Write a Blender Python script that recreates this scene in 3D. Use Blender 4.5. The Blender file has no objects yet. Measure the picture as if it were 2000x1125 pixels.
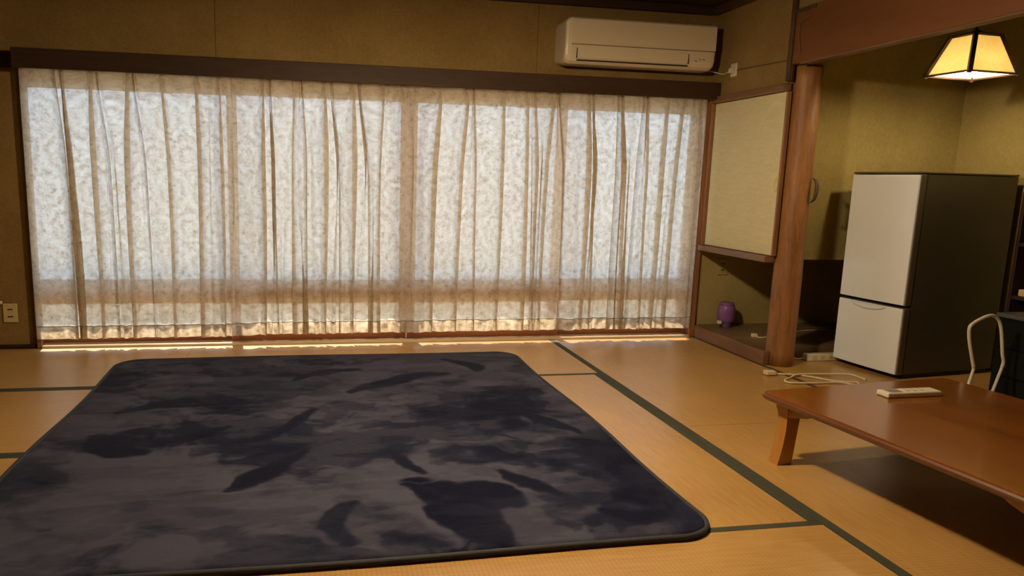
import bpy, bmesh, math, random
import numpy as np
from mathutils import Matrix, Vector

random.seed(7)
rng = np.random.default_rng(11)
scene = bpy.context.scene
COL = scene.collection
PI = math.pi

# ------------------------------------------------------------------ camera
F_PX, PPX, PPY, CAM_H = 1392.858, 849.962, 576.138, 1.15
R_WC = np.array([[0.9843511220864584, -0.17475042474895433, 0.02269708124826324],
                 [-0.00579723024060109, -0.16084471725335944, -0.9869626989168457],
                 [0.17612285646294654, 0.9713862599304907, -0.15934074635693604]])
cd = bpy.data.cameras.new('camera')
cam = bpy.data.objects.new('camera', cd)
COL.objects.link(cam)
cd.sensor_fit = 'HORIZONTAL'
cd.sensor_width = 36.0
cd.lens = F_PX / 2000.0 * 36.0
cd.shift_x = (1000.0 - PPX) / 2000.0
cd.shift_y = (PPY - 562.5) / 2000.0
cd.clip_start = 0.02
M = (R_WC.T @ np.diag([1.0, -1.0, -1.0])).tolist()
mw = Matrix(M).to_4x4()
mw.translation = Vector((0, 0, CAM_H))
cam.matrix_world = mw
scene.camera = cam


def ray(px, py):
    return R_WC.T @ np.array([(px - PPX) / F_PX, (py - PPY) / F_PX, 1.0])


def at_z(px, py, z=0.0):
    d = ray(px, py)
    t = (z - CAM_H) / d[2]
    return Vector((d[0] * t, d[1] * t, z))


def at_y(px, py, y):
    d = ray(px, py)
    t = y / d[1]
    return Vector((d[0] * t, y, CAM_H + d[2] * t))


def at_x(px, py, x):
    d = ray(px, py)
    t = x / d[0]
    return Vector((x, d[1] * t, CAM_H + d[2] * t))


# ------------------------------------------------------------------ world, sun, exposure
SKY = 4.1
w = bpy.data.worlds.new('sky')
scene.world = w
w.use_nodes = True
bg = w.node_tree.nodes['Background']
bg.inputs['Color'].default_value = (0.62, 0.80, 1.0, 1)
bg.inputs['Strength'].default_value = SKY
sd = bpy.data.lights.new('sun', 'SUN')
sd.energy = 11.0
sd.color = (1.0, 0.90, 0.72)
sd.angle = math.radians(1.0)
sun = bpy.data.objects.new('sun', sd)
COL.objects.link(sun)
sun.rotation_euler = (math.radians(-44.0), 0, math.radians(8))   # high sun facing the window; the added eave keeps it off the upper panes
scene.view_settings.view_transform = 'Standard'
scene.view_settings.look = 'None'
scene.view_settings.gamma = 1.0
scene.view_settings.use_curve_mapping = False
scene.view_settings.exposure = 0.0
scene.cycles.use_denoising = True
scene.cycles.transparent_max_bounces = 24
scene.cycles.sample_clamp_indirect = 6.0

PENDANT_W = 172.0
ALCOVE_L = 420.0     # radiance of the alcove lamp's bulb


# ------------------------------------------------------------------ materials
def lin(r, g, b):
    f = lambda c: c / 255 / 12.92 if c <= 10 else ((c / 255 + 0.055) / 1.055) ** 2.4
    return (f(r), f(g), f(b), 1)


class NT:
    def __init__(self, name):
        self.mat = bpy.data.materials.new(name)
        self.mat.use_nodes = True
        self.t = self.mat.node_tree
        self.t.nodes.clear()
        self.out = self.n('ShaderNodeOutputMaterial')

    def n(self, typ, **kw):
        nd = self.t.nodes.new(typ)
        for k, v in kw.items():
            setattr(nd, k, v)
        return nd

    def l(self, a, b):
        self.t.links.new(a, b)

    def val(self, sock, v):
        if hasattr(v, 'links') or isinstance(v, bpy.types.NodeSocket):
            self.l(v, sock)
        else:
            sock.default_value = v

    def math(self, op, a, b=None, c=None, clamp=False):
        nd = self.n('ShaderNodeMath', operation=op, use_clamp=clamp)
        self.val(nd.inputs[0], a)
        if b is not None:
            self.val(nd.inputs[1], b)
        if c is not None:
            self.val(nd.inputs[2], c)
        return nd.outputs[0]

    def coord(self, kind='Object', scale=(1, 1, 1)):
        tc = self.n('ShaderNodeTexCoord')
        mp = self.n('ShaderNodeMapping')
        mp.inputs['Scale'].default_value = scale
        self.l(tc.outputs[kind], mp.inputs['Vector'])
        return mp.outputs['Vector']

    def noise(self, vec, scale, detail=4, rough=0.55, dist=0.0):
        nd = self.n('ShaderNodeTexNoise')
        self.l(vec, nd.inputs['Vector'])
        nd.inputs['Scale'].default_value = scale
        nd.inputs['Detail'].default_value = detail
        nd.inputs['Roughness'].default_value = rough
        nd.inputs['Distortion'].default_value = dist
        return nd.outputs['Fac']

    def ramp(self, fac, stops):
        nd = self.n('ShaderNodeValToRGB')
        e = nd.color_ramp.elements
        while len(e) > 1:
            e.remove(e[-1])
        e[0].position, e[0].color = stops[0]
        for p, c in stops[1:]:
            x = e.new(p)
            x.color = c
        self.l(fac, nd.inputs['Fac'])
        return nd.outputs['Color']

    def bump(self, h, strength=0.2, dist=0.01):
        nd = self.n('ShaderNodeBump')
        nd.inputs['Strength'].default_value = strength
        nd.inputs['Distance'].default_value = dist
        self.l(h, nd.inputs['Height'])
        return nd.outputs['Normal']

    def bsdf(self, color, rough=0.5, normal=None, spec=0.5, metal=0.0, coat=0.0, sheen=0.0, emis=None, estr=0.0):
        p = self.n('ShaderNodeBsdfPrincipled')
        self.val(p.inputs['Base Color'], color)
        self.val(p.inputs['Roughness'], rough)
        p.inputs['Specular IOR Level'].default_value = spec
        p.inputs['Metallic'].default_value = metal
        p.inputs['Coat Weight'].default_value = coat
        p.inputs['Coat Roughness'].default_value = 0.12
        p.inputs['Sheen Weight'].default_value = sheen
        if emis:
            p.inputs['Emission Color'].default_value = emis
            p.inputs['Emission Strength'].default_value = estr
        if normal is not None:
            self.l(normal, p.inputs['Normal'])
        self.l(p.outputs[0], self.out.inputs['Surface'])
        return p


def plain(name, col, rough=0.5, vary=0.12, scale=14, **kw):
    m = NT(name)
    f = m.noise(m.coord(), scale, 5)
    c = [x for x in col[:3]]
    a = tuple(x * (1 - vary) for x in c) + (1,)
    b = tuple(min(1, x * (1 + vary)) for x in c) + (1,)
    m.bsdf(m.ramp(f, [(0.3, a), (0.7, b)]), rough, **kw)
    return m.mat


def wood(name, c1, c2, axis='X', scale=9, rough=0.45, **kw):
    m = NT(name)
    s = {'X': (0.12, 1, 1), 'Y': (1, 0.12, 1), 'Z': (1, 1, 0.12)}[axis]
    v = m.coord(scale=s)
    a = m.noise(v, scale, 6, 0.62, 0.8)
    b = m.noise(v, scale * 9, 3, 0.6)
    f = m.math('ADD', m.math('MULTIPLY', a, 0.72), m.math('MULTIPLY', b, 0.28))
    m.bsdf(m.ramp(f, [(0.36, c1), (0.64, c2)]), rough, m.bump(f, 0.12, 0.004), **kw)
    return m.mat


def plaster(name, c1, c2, c3):
    m = NT(name)
    v = m.coord()
    a = m.noise(v, 1.7, 6, 0.65)
    b = m.noise(v, 55, 4, 0.7)
    f = m.math('ADD', m.math('MULTIPLY', a, 0.62), m.math('MULTIPLY', b, 0.38))
    vo = m.n('ShaderNodeTexVoronoi')
    m.l(v, vo.inputs['Vector'])
    vo.inputs['Scale'].default_value = 7
    spk = m.math('LESS_THAN', m.math('ADD', vo.outputs['Distance'], m.math('MULTIPLY', b, 0.16)), 0.115)
    mx = m.n('ShaderNodeMix', data_type='RGBA')
    m.l(m.math('MULTIPLY', spk, 0.35), mx.inputs['Factor'])
    m.l(m.ramp(f, [(0.36, c1), (0.5, c2), (0.64, c3)]), mx.inputs['A'])
    mx.inputs['B'].default_value = (c3[0] * 1.6, c3[1] * 1.6, c3[2] * 1.7, 1)
    m.bsdf(mx.outputs['Result'], 0.92, m.bump(b, 0.25, 0.004), spec=0.15)
    return m.mat


def tatami(name, along='X'):
    m = NT(name)
    v = m.coord()
    # rush strands lie across the ribs: fine streaks one way, ribs the other
    s = (6, 90, 1) if along == 'X' else (90, 6, 1)
    streak = m.noise(m.coord(scale=s), 1.0, 4, 0.6)
    wv = m.n('ShaderNodeTexWave', wave_type='BANDS', bands_direction='X' if along == 'X' else 'Y')
    m.l(v, wv.inputs['Vector'])
    wv.inputs['Scale'].default_value = 21
    wv.inputs['Distortion'].default_value = 0.6
    wv.inputs['Detail'].default_value = 2
    big = m.noise(v, 2.3, 5, 0.6)
    f = m.math('ADD', m.math('MULTIPLY', big, 0.45), m.math('MULTIPLY', streak, 0.45))
    f = m.math('ADD', f, m.math('MULTIPLY', wv.outputs['Fac'], 0.10))
    c = m.ramp(f, [(0.33, (0.36, 0.195, 0.058, 1)), (0.5, (0.46, 0.262, 0.082, 1)), (0.68, (0.54, 0.325, 0.115, 1))])
    rg = m.ramp(big, [(0.3, (0.30, 0.30, 0.30, 1)), (0.7, (0.35, 0.35, 0.35, 1))])
    h = m.math('ADD', m.math('MULTIPLY', wv.outputs['Fac'], 0.5), streak)
    m.bsdf(c, rg, m.bump(h, 0.05, 0.003), spec=0.85)
    return m.mat


def curtain_mat(name, hem=False):
    m = NT(name)
    uv = m.coord('UV')
    dn = m.n('ShaderNodeTexNoise')
    m.l(uv, dn.inputs['Vector'])
    dn.inputs['Scale'].default_value = 14
    dn.inputs['Detail'].default_value = 3
    off = m.n('ShaderNodeVectorMath', operation='MULTIPLY_ADD')
    m.l(dn.outputs['Color'], off.inputs[0])
    off.inputs[1].default_value = (0.05, 0.05, 0)
    m.l(uv, off.inputs[2])
    sp = m.n('ShaderNodeSeparateXYZ')
    m.l(off.outputs[0], sp.inputs[0])
    b = m.math('DIVIDE', sp.outputs['Y'], 0.235)
    row = m.math('MODULO', m.math('FLOOR', b), 2.0)
    a = m.math('ADD', m.math('DIVIDE', sp.outputs['X'], 0.27), m.math('MULTIPLY', row, 0.5))
    fa = m.math('MULTIPLY', m.math('SUBTRACT', m.math('FRACT', a), 0.5), 0.27)
    fb = m.math('MULTIPLY', m.math('SUBTRACT', m.math('FRACT', b), 0.5), 0.235)
    r = m.math('SQRT', m.math('ADD', m.math('MULTIPLY', fa, fa), m.math('MULTIPLY', fb, fb)))
    ang = m.math('ARCTAN2', fb, fa)
    pet = m.math('MULTIPLY', m.math('SINE', m.math('MULTIPLY', ang, 8.0)), 0.007)
    ring = m.math('SINE', m.math('MULTIPLY', m.math('ADD', r, pet), 105.0))
    ring = m.math('MULTIPLY_ADD', ring, 0.5, 0.5)
    fine = m.noise(uv, 55, 5, 0.7, 0.6)
    mid = m.noise(uv, 17, 4, 0.65, 1.2)
    vo = m.n('ShaderNodeTexVoronoi')
    m.l(uv, vo.inputs['Vector'])
    vo.inputs['Scale'].default_value = 9
    dot = m.math('LESS_THAN', m.math('ADD', vo.outputs['Distance'], m.math('MULTIPLY', fine, 0.2)), 0.20)
    p = m.math('ADD', m.math('MULTIPLY', m.math('SUBTRACT', fine, 0.5), 1.6), m.math('MULTIPLY', m.math('SUBTRACT', mid, 0.5), 1.2))
    p = m.math('ADD', p, m.math('MULTIPLY_ADD', ring, 0.28, 0.36))
    p = m.math('SUBTRACT', p, m.math('MULTIPLY', dot, 0.28), clamp=True)
    col = m.ramp(p, [(0.0, (0.44, 0.345, 0.235, 1)), (0.5, (0.68, 0.575, 0.43, 1)), (1.0, (0.86, 0.77, 0.63, 1))])
    dif = m.n('ShaderNodeBsdfDiffuse')
    m.l(col, dif.inputs['Color'])
    trl = m.n('ShaderNodeBsdfTranslucent')
    m.l(col, trl.inputs['Color'])
    mx = m.n('ShaderNodeMixShader')
    mx.inputs['Fac'].default_value = 0.62
    m.l(dif.outputs[0], mx.inputs[1])
    m.l(trl.outputs[0], mx.inputs[2])
    tr = m.n('ShaderNodeBsdfTransparent')
    tr.inputs['Color'].default_value = (0.97, 0.97, 0.96, 1)
    tf = m.math('MULTIPLY_ADD', p, 0.20, 0.05)
    mt = m.n('ShaderNodeMixShader')
    m.l(tf, mt.inputs['Fac'])
    m.l(mx.outputs[0], mt.inputs[1])
    m.l(tr.outputs[0], mt.inputs[2])
    m.l(mt.outputs[0], m.out.inputs['Surface'])
    return m.mat


def glass_mat():
    m = NT('window_glass')
    tr = m.n('ShaderNodeBsdfTransparent')
    gl = m.n('ShaderNodeBsdfGlossy')
    gl.inputs['Roughness'].default_value = 0.03
    mx = m.n('ShaderNodeMixShader')
    mx.inputs['Fac'].default_value = 0.07
    m.l(tr.outputs[0], mx.inputs[1])
    m.l(gl.outputs[0], mx.inputs[2])
    m.l(mx.outputs[0], m.out.inputs['Surface'])
    return m.mat


def rug_mat():
    m = NT('rug_pile')
    at = m.n('ShaderNodeAttribute', attribute_name='nap')
    fine = m.noise(m.coord(scale=(1, 2.2, 1)), 38, 5, 0.7)
    f = m.math('ADD', at.outputs['Fac'], m.math('MULTIPLY', m.math('SUBTRACT', fine, 0.5), 0.34), clamp=True)
    c = m.ramp(f, [(0.0, (0.0018, 0.0026, 0.013, 1)), (0.42, (0.0092, 0.0108, 0.027, 1)), (1.0, (0.046, 0.048, 0.078, 1))])
    m.bsdf(c, 0.85, m.bump(fine, 0.35, 0.004), spec=0.06, sheen=0.02)
    return m.mat


def paper_mat():
    m = NT('lamp_paper')
    f = m.noise(m.coord(), 60, 5, 0.7)
    c = m.ramp(f, [(0.3, (0.86, 0.76, 0.50, 1)), (0.7, (0.93, 0.86, 0.62, 1))])
    d = m.n('ShaderNodeBsdfDiffuse')
    t = m.n('ShaderNodeBsdfTranslucent')
    m.l(c, d.inputs['Color'])
    m.l(c, t.inputs['Color'])
    mx = m.n('ShaderNodeMixShader')
    mx.inputs['Fac'].default_value = 0.6
    m.l(d.outputs[0], mx.inputs[1])
    m.l(t.outputs[0], mx.inputs[2])
    m.l(mx.outputs[0], m.out.inputs['Surface'])
    return m.mat


def emit_mat(name, col, s):
    m = NT(name)
    e = m.n('ShaderNodeEmission')
    e.inputs['Color'].default_value = col
    e.inputs['Strength'].default_value = s
    m.l(e.outputs[0], m.out.inputs['Surface'])
    return m.mat


def fusuma_mat():
    m = NT('fusuma_paper')
    v = m.coord(scale=(1, 1, 5))
    a = m.noise(v, 9, 5, 0.6, 1.0)
    b = m.noise(m.coord(), 90, 3, 0.6)
    f = m.math('ADD', m.math('MULTIPLY', a, 0.6), m.math('MULTIPLY', b, 0.4))
    m.bsdf(m.ramp(f, [(0.35, (0.56, 0.49, 0.29, 1)), (0.65, (0.66, 0.59, 0.37, 1))]), 0.75, m.bump(f, 0.1, 0.003), spec=0.25)
    return m.mat


MAT = dict(
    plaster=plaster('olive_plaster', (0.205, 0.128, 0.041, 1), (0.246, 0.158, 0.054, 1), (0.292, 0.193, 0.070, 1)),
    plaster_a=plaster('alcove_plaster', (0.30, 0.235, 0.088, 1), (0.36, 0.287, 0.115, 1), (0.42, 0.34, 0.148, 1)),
    ceiling=wood('ceiling_boards', (0.05, 0.028, 0.012, 1), (0.085, 0.05, 0.022, 1), 'X', 6, 0.6),
    dark=wood('dark_wood', (0.032, 0.014, 0.007, 1), (0.060, 0.028, 0.014, 1), 'X', 7, 0.62, spec=0.3),
    dark_y=wood('dark_wood_y', (0.05, 0.024, 0.012, 1), (0.10, 0.052, 0.026, 1), 'Y', 7, 0.5),
    trim=wood('trim_wood', (0.13, 0.062, 0.030, 1), (0.21, 0.110, 0.055, 1), 'Y', 8, 0.42),
    trim_z=wood('jamb_wood', (0.20, 0.085, 0.036, 1), (0.32, 0.150, 0.068, 1), 'Z', 8, 0.45),
    lintel=wood('lintel_wood', (0.125, 0.040, 0.007, 1), (0.175, 0.060, 0.010, 1), 'Y', 3, 0.6),
    post=wood('post_wood', (0.16, 0.064, 0.020, 1), (0.35, 0.155, 0.050, 1), 'Z', 13, 0.55),
    sash=wood('sash_wood', (0.36, 0.130, 0.055, 1), (0.48, 0.20, 0.09, 1), 'X', 9, 0.45),
    sill=wood('sill_wood', (0.55, 0.42, 0.29, 1), (0.70, 0.56, 0.42, 1), 'X', 9, 0.32),
    board=wood('alcove_board', (0.13, 0.080, 0.038, 1), (0.20, 0.130, 0.068, 1), 'X', 7, 0.4),
    table=wood('table_wood', (0.165, 0.046, 0.004, 1), (0.280, 0.088, 0.008, 1), 'Y', 4.5, 0.22, coat=0.6),
    table_leg=wood('table_leg_wood', (0.36, 0.155, 0.030, 1), (0.46, 0.215, 0.045, 1), 'Z', 6, 0.35),
    table_edge=wood('table_edge_wood', (0.10, 0.032, 0.012, 1), (0.15, 0.050, 0.018, 1), 'Y', 6, 0.3, coat=0.3),
    mat_x=tatami('tatami_rush', 'X'), mat_y=tatami('tatami_rush_lengthwise', 'Y'),
    border=plain('tatami_border', (0.030, 0.032, 0.018), 0.8, 0.2, 120),
    curtain=curtain_mat('curtain_jacquard'),
    seam=plain('seam_thread', (0.20, 0.16, 0.11), 0.9),
    glass=glass_mat(), rug=rug_mat(),
    piping=plain('rug_piping', (0.018, 0.018, 0.028), 0.8),
    white=plain('white_plastic', (0.66, 0.60, 0.49), 0.42, 0.04, 4),
    ac=plain('ac_plastic', (0.66, 0.56, 0.41), 0.40, 0.03, 3),
    slot=plain('dark_gap', (0.02, 0.018, 0.015), 0.6),
    beige=plain('beige_plastic', (0.58, 0.47, 0.24), 0.45, 0.06, 10),
    silver=plain('fridge_silver', (0.82, 0.87, 0.93), 0.24, 0.02, 3, spec=0.8),
    fside=plain('fridge_side', (0.050, 0.043, 0.026), 0.42, 0.06, 3),
    fedge=plain('fridge_edge', (0.075, 0.056, 0.040), 0.45, 0.05, 3),
    black=plain('black_lacquer', (0.004, 0.004, 0.004), 0.6, spec=0.1),
    greyedge=plain('grey_edge', (0.06, 0.06, 0.065), 0.4),
    redwood=wood('dark_red_wood', (0.018, 0.006, 0.005, 1), (0.03, 0.010, 0.008, 1), 'Z', 6, 0.4),
    tube=plain('white_tube', (0.60, 0.56, 0.48), 0.35, 0.04, 8),
    cord=plain('cream_cord', (0.68, 0.57, 0.37), 0.5, 0.05, 30),
    purple=plain('purple_plastic', (0.20, 0.085, 0.27), 0.4, 0.12, 12),
    fusuma=fusuma_mat(), paper=paper_mat(),
    lamp_wood=plain('lamp_frame_wood', (0.035, 0.017, 0.009), 0.5),
    bulb=emit_mat('lit_bulb', (1.0, 0.80, 0.45, 1), 6.0),
    alcove_bulb=emit_mat('lit_alcove_bulb', (1.0, 0.76, 0.40, 1), ALCOVE_L),
    metal=plain('grey_metal', (0.30, 0.29, 0.27), 0.35, 0.05, 20, metal=0.8),
    yard=plain('pale_yard_render', (0.66, 0.76, 0.88), 0.9, 0.04, 2),
    ground=plain('garden_sand', (0.62, 0.52, 0.36), 0.9, 0.15, 3),
)

# ------------------------------------------------------------------ builders


def box(bm, x0, x1, y0, y1, z0, z1, bev=0.0, seg=2):
    t = bmesh.new()
    v = [t.verts.new((x, y, z)) for z in (z0, z1) for y in (y0, y1) for x in (x0, x1)]
    for q in ((0, 2, 3, 1), (4, 5, 7, 6), (0, 1, 5, 4), (2, 6, 7, 3), (0, 4, 6, 2), (1, 3, 7, 5)):
        t.faces.new([v[i] for i in q])
    if bev > 0:
        bmesh.ops.bevel(t, geom=list(t.edges), offset=bev, segments=seg, profile=0.5, affect='EDGES')
    merge(bm, t)
    return bm


def merge(bm, t, mtx=None):
    if mtx is not None:
        bmesh.ops.transform(t, matrix=mtx, verts=t.verts)
    me = bpy.data.meshes.new('tmp')
    t.to_mesh(me)
    t.free()
    bm.from_mesh(me)
    bpy.data.meshes.remove(me)


def B(*a, **k):
    return box(bmesh.new(), *a, **k)


def loft(rings, cap=True, bm=None):
    bm = bm or bmesh.new()
    rs = [[bm.verts.new(p) for p in r] for r in rings]
    n = len(rs[0])
    for a, b in zip(rs, rs[1:]):
        for i in range(n):
            bm.faces.new((a[i], a[(i + 1) % n], b[(i + 1) % n], b[i]))
    if cap:
        bm.faces.new(rs[0][::-1])
        bm.faces.new(rs[-1])
    bmesh.ops.recalc_face_normals(bm, faces=bm.faces)
    return bm


def smooth_path(pts, n=6):
    P = [Vector(p) for p in pts]
    P = [P[0] * 2 - P[1]] + P + [P[-1] * 2 - P[-2]]
    out = []
    for i in range(1, len(P) - 2):
        for k in range(n):
            t = k / n
            a, b, c, d = P[i - 1:i + 3]
            out.append(0.5 * ((2 * b) + (c - a) * t + (2 * a - 5 * b + 4 * c - d) * t * t + (3 * b - a - 3 * c + d) * t ** 3))
    out.append(P[-2])
    return out


def tube(pts, r, seg=8, bm=None, smooth=6):
    P = smooth_path(pts, smooth) if smooth else [Vector(p) for p in pts]
    rings = []
    up = Vector((0.13, 0.21, 0.97)).normalized()
    for i, p in enumerate(P):
        d = (P[min(i + 1, len(P) - 1)] - P[max(i - 1, 0)]).normalized()
        s = d.cross(up)
        if s.length < 1e-3:
            s = d.cross(Vector((1, 0, 0)))
        s.normalize()
        u = s.cross(d).normalized()
        rr = r if not callable(r) else r(i / (len(P) - 1))
        rings.append([p + (s * math.cos(2 * PI * k / seg) + u * math.sin(2 * PI * k / seg)) * rr for k in range(seg)])
    return loft(rings, True, bm)


def lathe(prof, cx, cy, seg=24, bm=None):
    return loft([[(cx + r * math.cos(2 * PI * k / seg), cy + r * math.sin(2 * PI * k / seg), z) for k in range(seg)] for r, z in prof], True, bm)


def prism_x(prof, x0, x1):
    """extrude a (y, z) outline along X"""
    return loft([[(x0, y, z) for y, z in prof], [(x1, y, z) for y, z in prof]])


def obj(name, bm, mat, parent=None, smooth=False, local=False):
    """link ONE mesh object. Coordinates are world ones; under an unrotated parent they become relative to it."""
    me = bpy.data.meshes.new(name)
    bm.to_mesh(me)
    bm.free()
    return obj_me(name, me, mat, parent, smooth, local)


def obj_me(name, me, mat, parent=None, smooth=False, local=False):
    me.materials.append(MAT[mat])
    if smooth:
        me.polygons.foreach_set('use_smooth', [True] * len(me.polygons))
    o = bpy.data.objects.new(name, me)
    COL.objects.link(o)
    if parent is None:
        n = len(me.vertices)
        a = np.empty(n * 3)
        me.vertices.foreach_get('co', a)
        a = a.reshape(-1, 3)
        c = Vector(((a[:, 0].min() + a[:, 0].max()) / 2, (a[:, 1].min() + a[:, 1].max()) / 2, a[:, 2].min()))
        me.transform(Matrix.Translation(-c))
        o.location = c
    else:
        o.parent = parent
        if not local:
            root = Vector((0, 0, 0))
            q = parent
            while q:
                root += q.location
                q = q.parent
            me.transform(Matrix.Translation(-root))
    return o


def tag(o, label, cat, group=None):
    o['label'] = label
    o['category'] = cat
    if group:
        o['group'] = group
    return o


def thing(name, label, cat, loc, rz=0.0, group=None):
    e = bpy.data.objects.new(name, None)
    e.empty_display_size = 0.1
    COL.objects.link(e)
    e.location = loc
    e.rotation_euler = (0, 0, rz)
    return tag(e, label, cat, group)


def struct(name, bm, mat, parent=None, smooth=False):
    o = obj(name, bm, mat, parent, smooth)
    if parent is None:
        o['kind'] = 'structure'
    return o


def struct_empty(name, loc):
    e = bpy.data.objects.new(name, None)
    COL.objects.link(e)
    e.location = loc
    e['kind'] = 'structure'
    return e


# ------------------------------------------------------------------ the room
YW, XR = 4.98, 2.93           # window wall, right-hand wall plane
XL, YF = -3.30, -1.00         # left wall, wall behind the camera
YD, XB = 4.30, 4.41           # alcove divider, alcove back wall
ZC = 2.42                     # ceiling
Y_A0 = 1.45                   # near end of the alcove
Z_LT = 1.895                  # underside of the alcove lintel

fl = struct('floor', B(XL, XB, YF, YW + 0.02, -0.12, -0.002), 'dark')
rows = [4.935, 3.98, 3.025, 2.07, 1.115, 0.16, -0.795]


def add_mat(x0, x1, y0, y1, kind, borders):
    m = struct('tatami_mat', B(x0 + 0.0012, x1 - 0.0012, y0 + 0.0012, y1 - 0.0012, -0.0015, 0.0, 0.0), kind, fl)
    for bx in borders:
        struct('edge_border', B(*bx, -0.001, 0.0012), 'border', m)
    return m


XS, XM, BW = 1.755, 0.80, 0.030
for i in range(len(rows) - 1):
    y1, y0 = rows[i], rows[i + 1]
    xr = XM if i in (1, 2) else XS
    for x0, x1 in ((XL, -0.76), (-0.76, xr)):
        bs = [(x0 + 0.002, x1 - 0.002, y0 + 0.001, y0 + BW)]
        if i:
            bs.append((x0 + 0.002, x1 - 0.002, y1 - BW, y1 - 0.001))
        add_mat(x0, x1, y0, y1, 'mat_x', bs)
add_mat(XM, XS, rows[3], rows[1], 'mat_y', [(XM + 0.001, XM + BW, rows[3] + 0.001, rows[1] - 0.001), (XS - 0.036, XS - 0.001, rows[3] + 0.001, rows[1] - 0.001)])
for y0, y1 in ((3.04, 4.935), (1.145, 3.04), (-0.8, 1.145)):
    add_mat(XS, XR - 0.015, y0, y1, 'mat_y', [(XS + 0.001, XS + 0.042, y0 + 0.001, y1 - 0.001)])
for y0, y1 in ((2.83, YD - 0.06), (Y_A0, 2.83)):
    add_mat(XR + 0.015, XB - 0.005, y0, y1, 'mat_y', [])
struct('trim_1', B(XR - 0.013, XR + 0.013, Y_A0, 4.03, -0.002, 0.0045, 0.001), 'dark_y')
struct('trim_2', B(XR - 0.012, XR - 0.002, 4.03, YW - 0.05, -0.001, 0.006), 'dark_y')

# ceiling with its boards and cornice
ce = struct('ceiling', B(XL - 0.15, XB + 0.15, YF - 0.15, YW + 0.17, ZC + 0.012, ZC + 0.25), 'dark')
ny = 13
for i in range(ny):
    a = YF + (YW - YF) * i / ny
    b = YF + (YW - YF) * (i + 1) / ny
    struct('ceiling_board', B(XL, XB, a + 0.003, b - 0.003, ZC, ZC + 0.012), 'ceiling', ce)
struct('trim_3', B(XL, XR - 0.045, YW - 0.045, YW - 0.001, 2.365, ZC - 0.001, 0.004), 'dark')
struct('trim_4', B(XR - 0.045, XR - 0.001, Y_A0, YW - 0.001, 2.365, ZC - 0.001, 0.004), 'dark_y')

struct('sun_stop_board', B(XL - 0.15, XB + 0.15, YW + 0.17, YW + 2.06, 2.44, 2.52), 'trim')   # unseen eave, added and sized so the sun only reaches the low panes

# window wall: solid left of the window, header above it, plain behind the alcove
WX0, WX1, WZ1 = -1.745, XR - 0.005, 1.80
bm = bmesh.new()
box(bm, XL, WX0 - 0.07, YW + 0.012, YW + 0.16, -0.1, ZC)
box(bm, WX0 - 0.07, WX1, YW + 0.012, YW + 0.16, WZ1, ZC)
box(bm, WX1, XB + 0.1, YW + 0.012, YW + 0.16, -0.1, ZC)
wb = struct('wall_back', bm, 'slot')
J1, J2 = -0.576, 1.586
for x0, x1, z0, z1 in ((XL, WX0, 0.0, 1.80), (XL, J1, 1.803, 2.42), (J1, J2, 1.803, 2.42), (J2, XR + 0.04, 1.803, 2.42), (WX1 + 0.002, XB, 0.0, 1.80)):
    struct('plaster_panel', B(x0 + 0.0015, x1 - 0.0015, YW, YW + 0.012, z0, z1), 'plaster_a' if x0 > 2 else 'plaster', wb)  # recess panel takes the lighter plaster to make up for missing bounce light
struct('baseboard_back', B(XL, WX0 - 0.02, YW - 0.012, YW - 0.001, 0.0, 0.022, 0.003), 'dark')
struct('wall_left', B(XL - 0.12, XL, YF, YW + 0.1, -0.1, ZC), 'plaster')
struct('wall_front', B(XL, XB, YF - 0.12, YF, -0.1, ZC), 'plaster')
bm = bmesh.new()
box(bm, XR, XR + 0.042, 4.115, YW - 0.001, 1.79, ZC)
box(bm, XR, XR + 0.07, Y_A0, 4.115, 2.215, ZC)
box(bm, XR, XR + 0.07, YF, Y_A0, 0.0, ZC)
struct('wall_right', bm, 'plaster')
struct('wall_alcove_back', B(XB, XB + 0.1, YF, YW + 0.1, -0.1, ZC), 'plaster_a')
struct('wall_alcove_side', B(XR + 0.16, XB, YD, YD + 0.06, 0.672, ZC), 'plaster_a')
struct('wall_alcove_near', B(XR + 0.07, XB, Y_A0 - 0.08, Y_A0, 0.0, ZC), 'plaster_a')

# window: jambs, head, sill, four sliding sashes
struct('trim_5', B(WX0 - 0.002, WX0 + 0.026, YW - 0.035, YW + 0.012, 0.0, WZ1, 0.003), 'trim_z')
struct('trim_6', B(WX1 - 0.038, WX1 - 0.002, YW - 0.035, YW + 0.12, 0.0, WZ1 - 0.012, 0.003), 'trim_z')
struct('trim_7', B(WX0 - 0.068, WX1 - 0.04, YW + 0.014, YW + 0.13, 1.735, WZ1), 'trim')
bm = bmesh.new()
box(bm, WX0 + 0.028, WX1 - 0.04, YW - 0.045, YW + 0.013, -0.1, 0.006)
box(bm, WX0 - 0.068, WX1 - 0.04, YW + 0.013, YW + 0.14, -0.1, 0.006)
for yy in (YW - 0.045, YW - 0.018, YW + 0.012, YW + 0.05, YW + 0.088):
    box(bm, WX0 + 0.028 if yy < YW + 0.01 else WX0 - 0.068, WX1 - 0.04, yy, yy + 0.012, 0.004, 0.016, 0.002)
struct('trim_8', bm, 'sill')
sash_x = [WX0 - 0.066, -0.49, 0.70, 1.815, WX1 - 0.042]
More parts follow.
